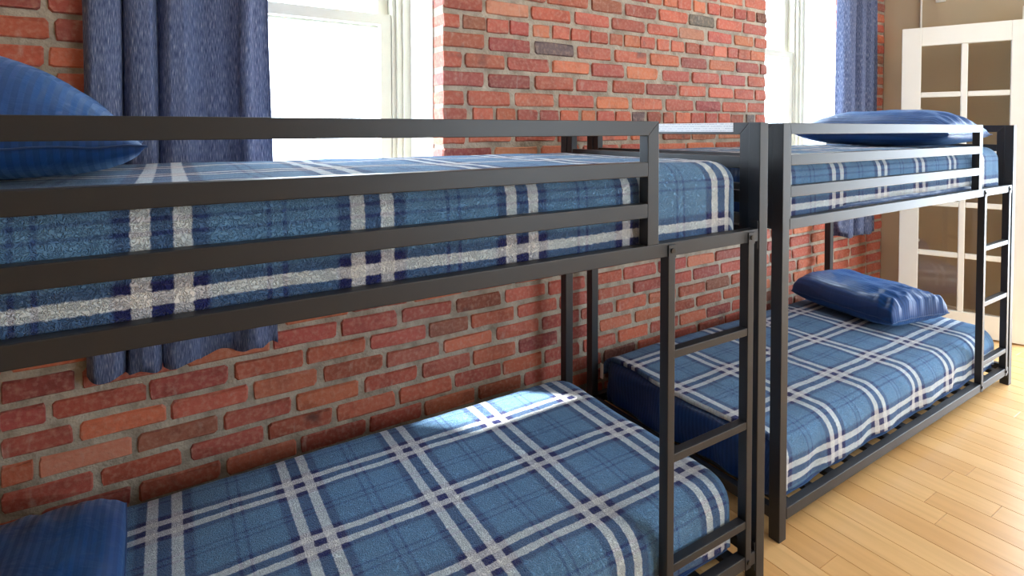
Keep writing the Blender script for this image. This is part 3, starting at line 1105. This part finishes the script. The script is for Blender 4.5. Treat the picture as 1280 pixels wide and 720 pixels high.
ZT_U, ZT_L = UP1 + TB + 0.006, LOW1 + TB + 0.006
pillow('navy striped pillow on the near upper bunk, one corner poking out', (-1.850, 0.46, ZT_U - 0.004), 0.02, 0.245, 0.345, 0.165, 0.058, 3.0, shape=(1.7, 0.85, 2.6, 0.6))
pillow('navy striped pillow on the near lower bunk, at bottom left corner', (-1.872, 0.40, ZT_L), 0.0, 0.228, 0.36, 0.075, 0.035, 8.0, shape=(4.0, 0.4, 4.0, 0.4), round_=0.35)
pillow('navy striped pillow lying on the far upper bunk beside the door', (1.655, 0.44, ZT_U - 0.004), -0.05, 0.225, 0.37, 0.125, 0.060, 14.0, crumple=0.02)
pillow('plump navy pillow with crumpled open end on the far lower bunk', (1.60, 0.505, ZT_L - 0.002), -0.20, 0.208, 0.290, 0.118, 0.062, 21.0, crumple=0.03, shape=(3.2, 0.36, 9.0, 0.26))


# ------------------------------------------------------------------ curtains
def curtain(label, yc, knots, zb, zt, seed, rod, dep):
    """knots: (x, y offset) seen in plan along the curtain, smoothed"""
    pts = []
    K = knots
    for k in range(len(K) - 1):
        p0, p1, p2, p3 = K[max(k - 1, 0)], K[k], K[k + 1], K[min(k + 2, len(K) - 1)]
        for s in range(8):
            t = s / 8
            q = [0.5 * (2 * p1[c] + (p2[c] - p0[c]) * t + (2 * p0[c] - 5 * p1[c] + 4 * p2[c] - p3[c]) * t * t + (3 * p1[c] - p0[c] - 3 * p2[c] + p3[c]) * t ** 3) for c in (0, 1)]
            pts.append(q)
    pts.append(K[-1])
    arc = [0.0]
    for a, b in zip(pts, pts[1:]): arc.append(arc[-1] + math.hypot(a[0] - b[0], a[1] - b[1]))
    nz = 60
    V, UV, F = [], [], []
    xm = sum(p[0] for p in pts) / len(pts)
    for j in range(nz + 1):
        z = zb + (zt - zb) * j / nz
        for i, (x, y) in enumerate(pts):
            sway = 0.010 * fbm(z * 1.1 + seed, i * 0.05) + 0.004 * fbm(z * 3 + seed, i * .2)
            amp = 1.0 + 0.25 * fbm(z * 0.9, i * .08 + seed)
            V.append((x + sway + (x - xm) * 0.06 * (1 - j / nz), yc + max(-0.85 * dep, min(0.95 * dep, y * amp * dep / 0.034)), z + 0.006 * math.sin(i * .25) * (1 - j / nz)))
            UV.append((arc[i], z))
    n = len(pts)
    for j in range(nz):
        for i in range(n - 1):
            F.append((j * n + i, j * n + i + 1, (j + 1) * n + i + 1, (j + 1) * n + i))
    me = mesh('curtain', V, F, True)
    ul = me.uv_layers.new(name='cloth')
    for l in me.loops: ul.data[l.index].uv = UV[l.vertex_index]
    o = obj('curtain', me, MAT['curtain'])
    s = o.modifiers.new('thickness', 'SOLIDIFY'); s.thickness = 0.0025; s.offset = 0
    tag(o, label, 'curtain', 'blue slub curtains')
    # rod above (out of the picture)
    r = tag(obj('curtain_rod', cyl_mesh('curtain_rod', 0.010, rod[1] - rod[0], 14, 'x'), MAT['rod']), rod[2], 'curtain rod', 'black curtain rods')
    r.location = (rod[0], yc, zt + 0.008)
    for xx in (0.05, rod[1] - rod[0] - 0.05):
        obj('rod_bracket', box_mesh('rod_bracket', -.008, .008, 0, WY1 - yc, -.012, .012, .001), MAT['rod'], r, (xx, 0, 0))
    return o


A = 0.030
k1 = [(-1.742, .020), (-1.738, -.006), (-1.722, -A), (-1.690, -A), (-1.664, -.016), (-1.657, .014), (-1.648, -.012), (-1.628, -A), (-1.604, -A), (-1.584, -.012), (-1.577, .014), (-1.568, -.010),
      (-1.545, -A), (-1.515, -A), (-1.495, -.006), (-1.478, .022), (-1.445, .028), (-1.410, .024), (-1.385, .006), (-1.365, -.014), (-1.345, -.018), (-1.330, .002), (-1.315, .014), (-1.295, .016), (-1.282, .014)]
curtain('blue slub curtain hanging beside the near bunk, left of its window', 0.927, k1, 0.585, 2.62, 2.0, (-1.80, -0.45, 'black curtain rod above the near window'), 0.040)
k2 = [(2.150, .020), (2.158, -.010), (2.185, -A), (2.225, -A), (2.262, -.016), (2.280, .016), (2.300, -.008), (2.335, -A), (2.375, -A), (2.400, -.004), (2.415, .018), (2.435, -.010), (2.465, -A), (2.500, -.026), (2.520, .006), (2.535, .014), (2.550, -.012), (2.572, -.020), (2.588, .010)]
k2 = [(2.125 + (x - 2.15) * 0.86, y) for x, y in k2]
curtain('blue slub curtain hanging behind the far bunk near the door', 0.905, k2, 0.575, 2.62, 9.0, (1.25, 2.72, 'black curtain rod above the far window'), 0.060)

# ------------------------------------------------------------------ glazed door
DX, DY = Vector((2.44, 0.695)), Vector((0.391, -0.920))
DWID, DHT, DT = 0.625, 1.905, 0.036
drz = math.atan2(DY.y, DY.x)
door = tag(empty('door_1', (DX.x, DX.y, 0), drz), 'white glazed door with two columns of panes standing open', 'door', kind='structure')
SW = 0.100
z_rows = [0.155, 0.495, 0.815, 1.140, 1.482, 1.800]
zg0, zg1 = 0.150, 1.790
mw = 0.032


def dbox(name, x0, x1, z0, z1, t=DT, mat='white', bev=0.003, par=None):
    return obj(name, box_mesh(name, x0, x1, -t / 2, t / 2, z0, z1, bev), MAT[mat], par or door)


dbox('stile', 0, SW, 0.008, DHT)
dbox('stile', DWID - SW, DWID, 0.008, DHT)
dbox('door_rail', SW, DWID - SW, 0.008, zg0)
dbox('door_rail', SW, DWID - SW, zg1, DHT)
xm = DWID / 2
dbox('muntin', xm - mw / 2, xm + mw / 2, zg0, zg1, 0.026, bev=0.005)
zr = [zg0, 0.493, 0.806, 1.138, 1.484, zg1]
for z in zr[1:-1]:
    for a, b in ((SW, xm - mw / 2), (xm + mw / 2, DWID - SW)):
        dbox('muntin', a, b, z - mw / 2, z + mw / 2, 0.026, bev=0.005)
for i in range(5):
    za, zb = zr[i] + (mw / 2 if i else 0), zr[i + 1] - (mw / 2 if i < 4 else 0)
    for a, b in ((SW, xm - mw / 2), (xm + mw / 2, DWID - SW)):
        dbox('pane', a, b, za, zb, 0.004, 'doorglass', 0)

# thin conduit on the taupe wall and the small plate above the door
cnd = tag(obj('conduit', cyl_mesh('conduit', 0.006, WZ - 0.11, 12, 'z'), MAT['white']), 'thin white conduit running up the taupe wall behind the door', 'conduit')
cnd.location = (WX1 - 0.006, 0.742, 0.105)
for z in (0.4, 1.3, 2.2):
    obj('conduit_clip', box_mesh('conduit_clip', -.004, .006, -.013, .013, -.008, .008, .001), MAT['white'], cnd, (0, 0, z))
pl = tag(empty('wall_plate', (WX1, 0.630, 2.115)), 'small white plate high on the taupe wall above the door', 'wall plate')
obj('plate', box_mesh('plate', -.010, 0, -.028, .028, 0, .090, .003), MAT['lamp'], pl)
obj('screw', cyl_mesh('screw', .003, .0015, 10, 'x'), MAT['white'], pl, (-.0115, 0, .010))
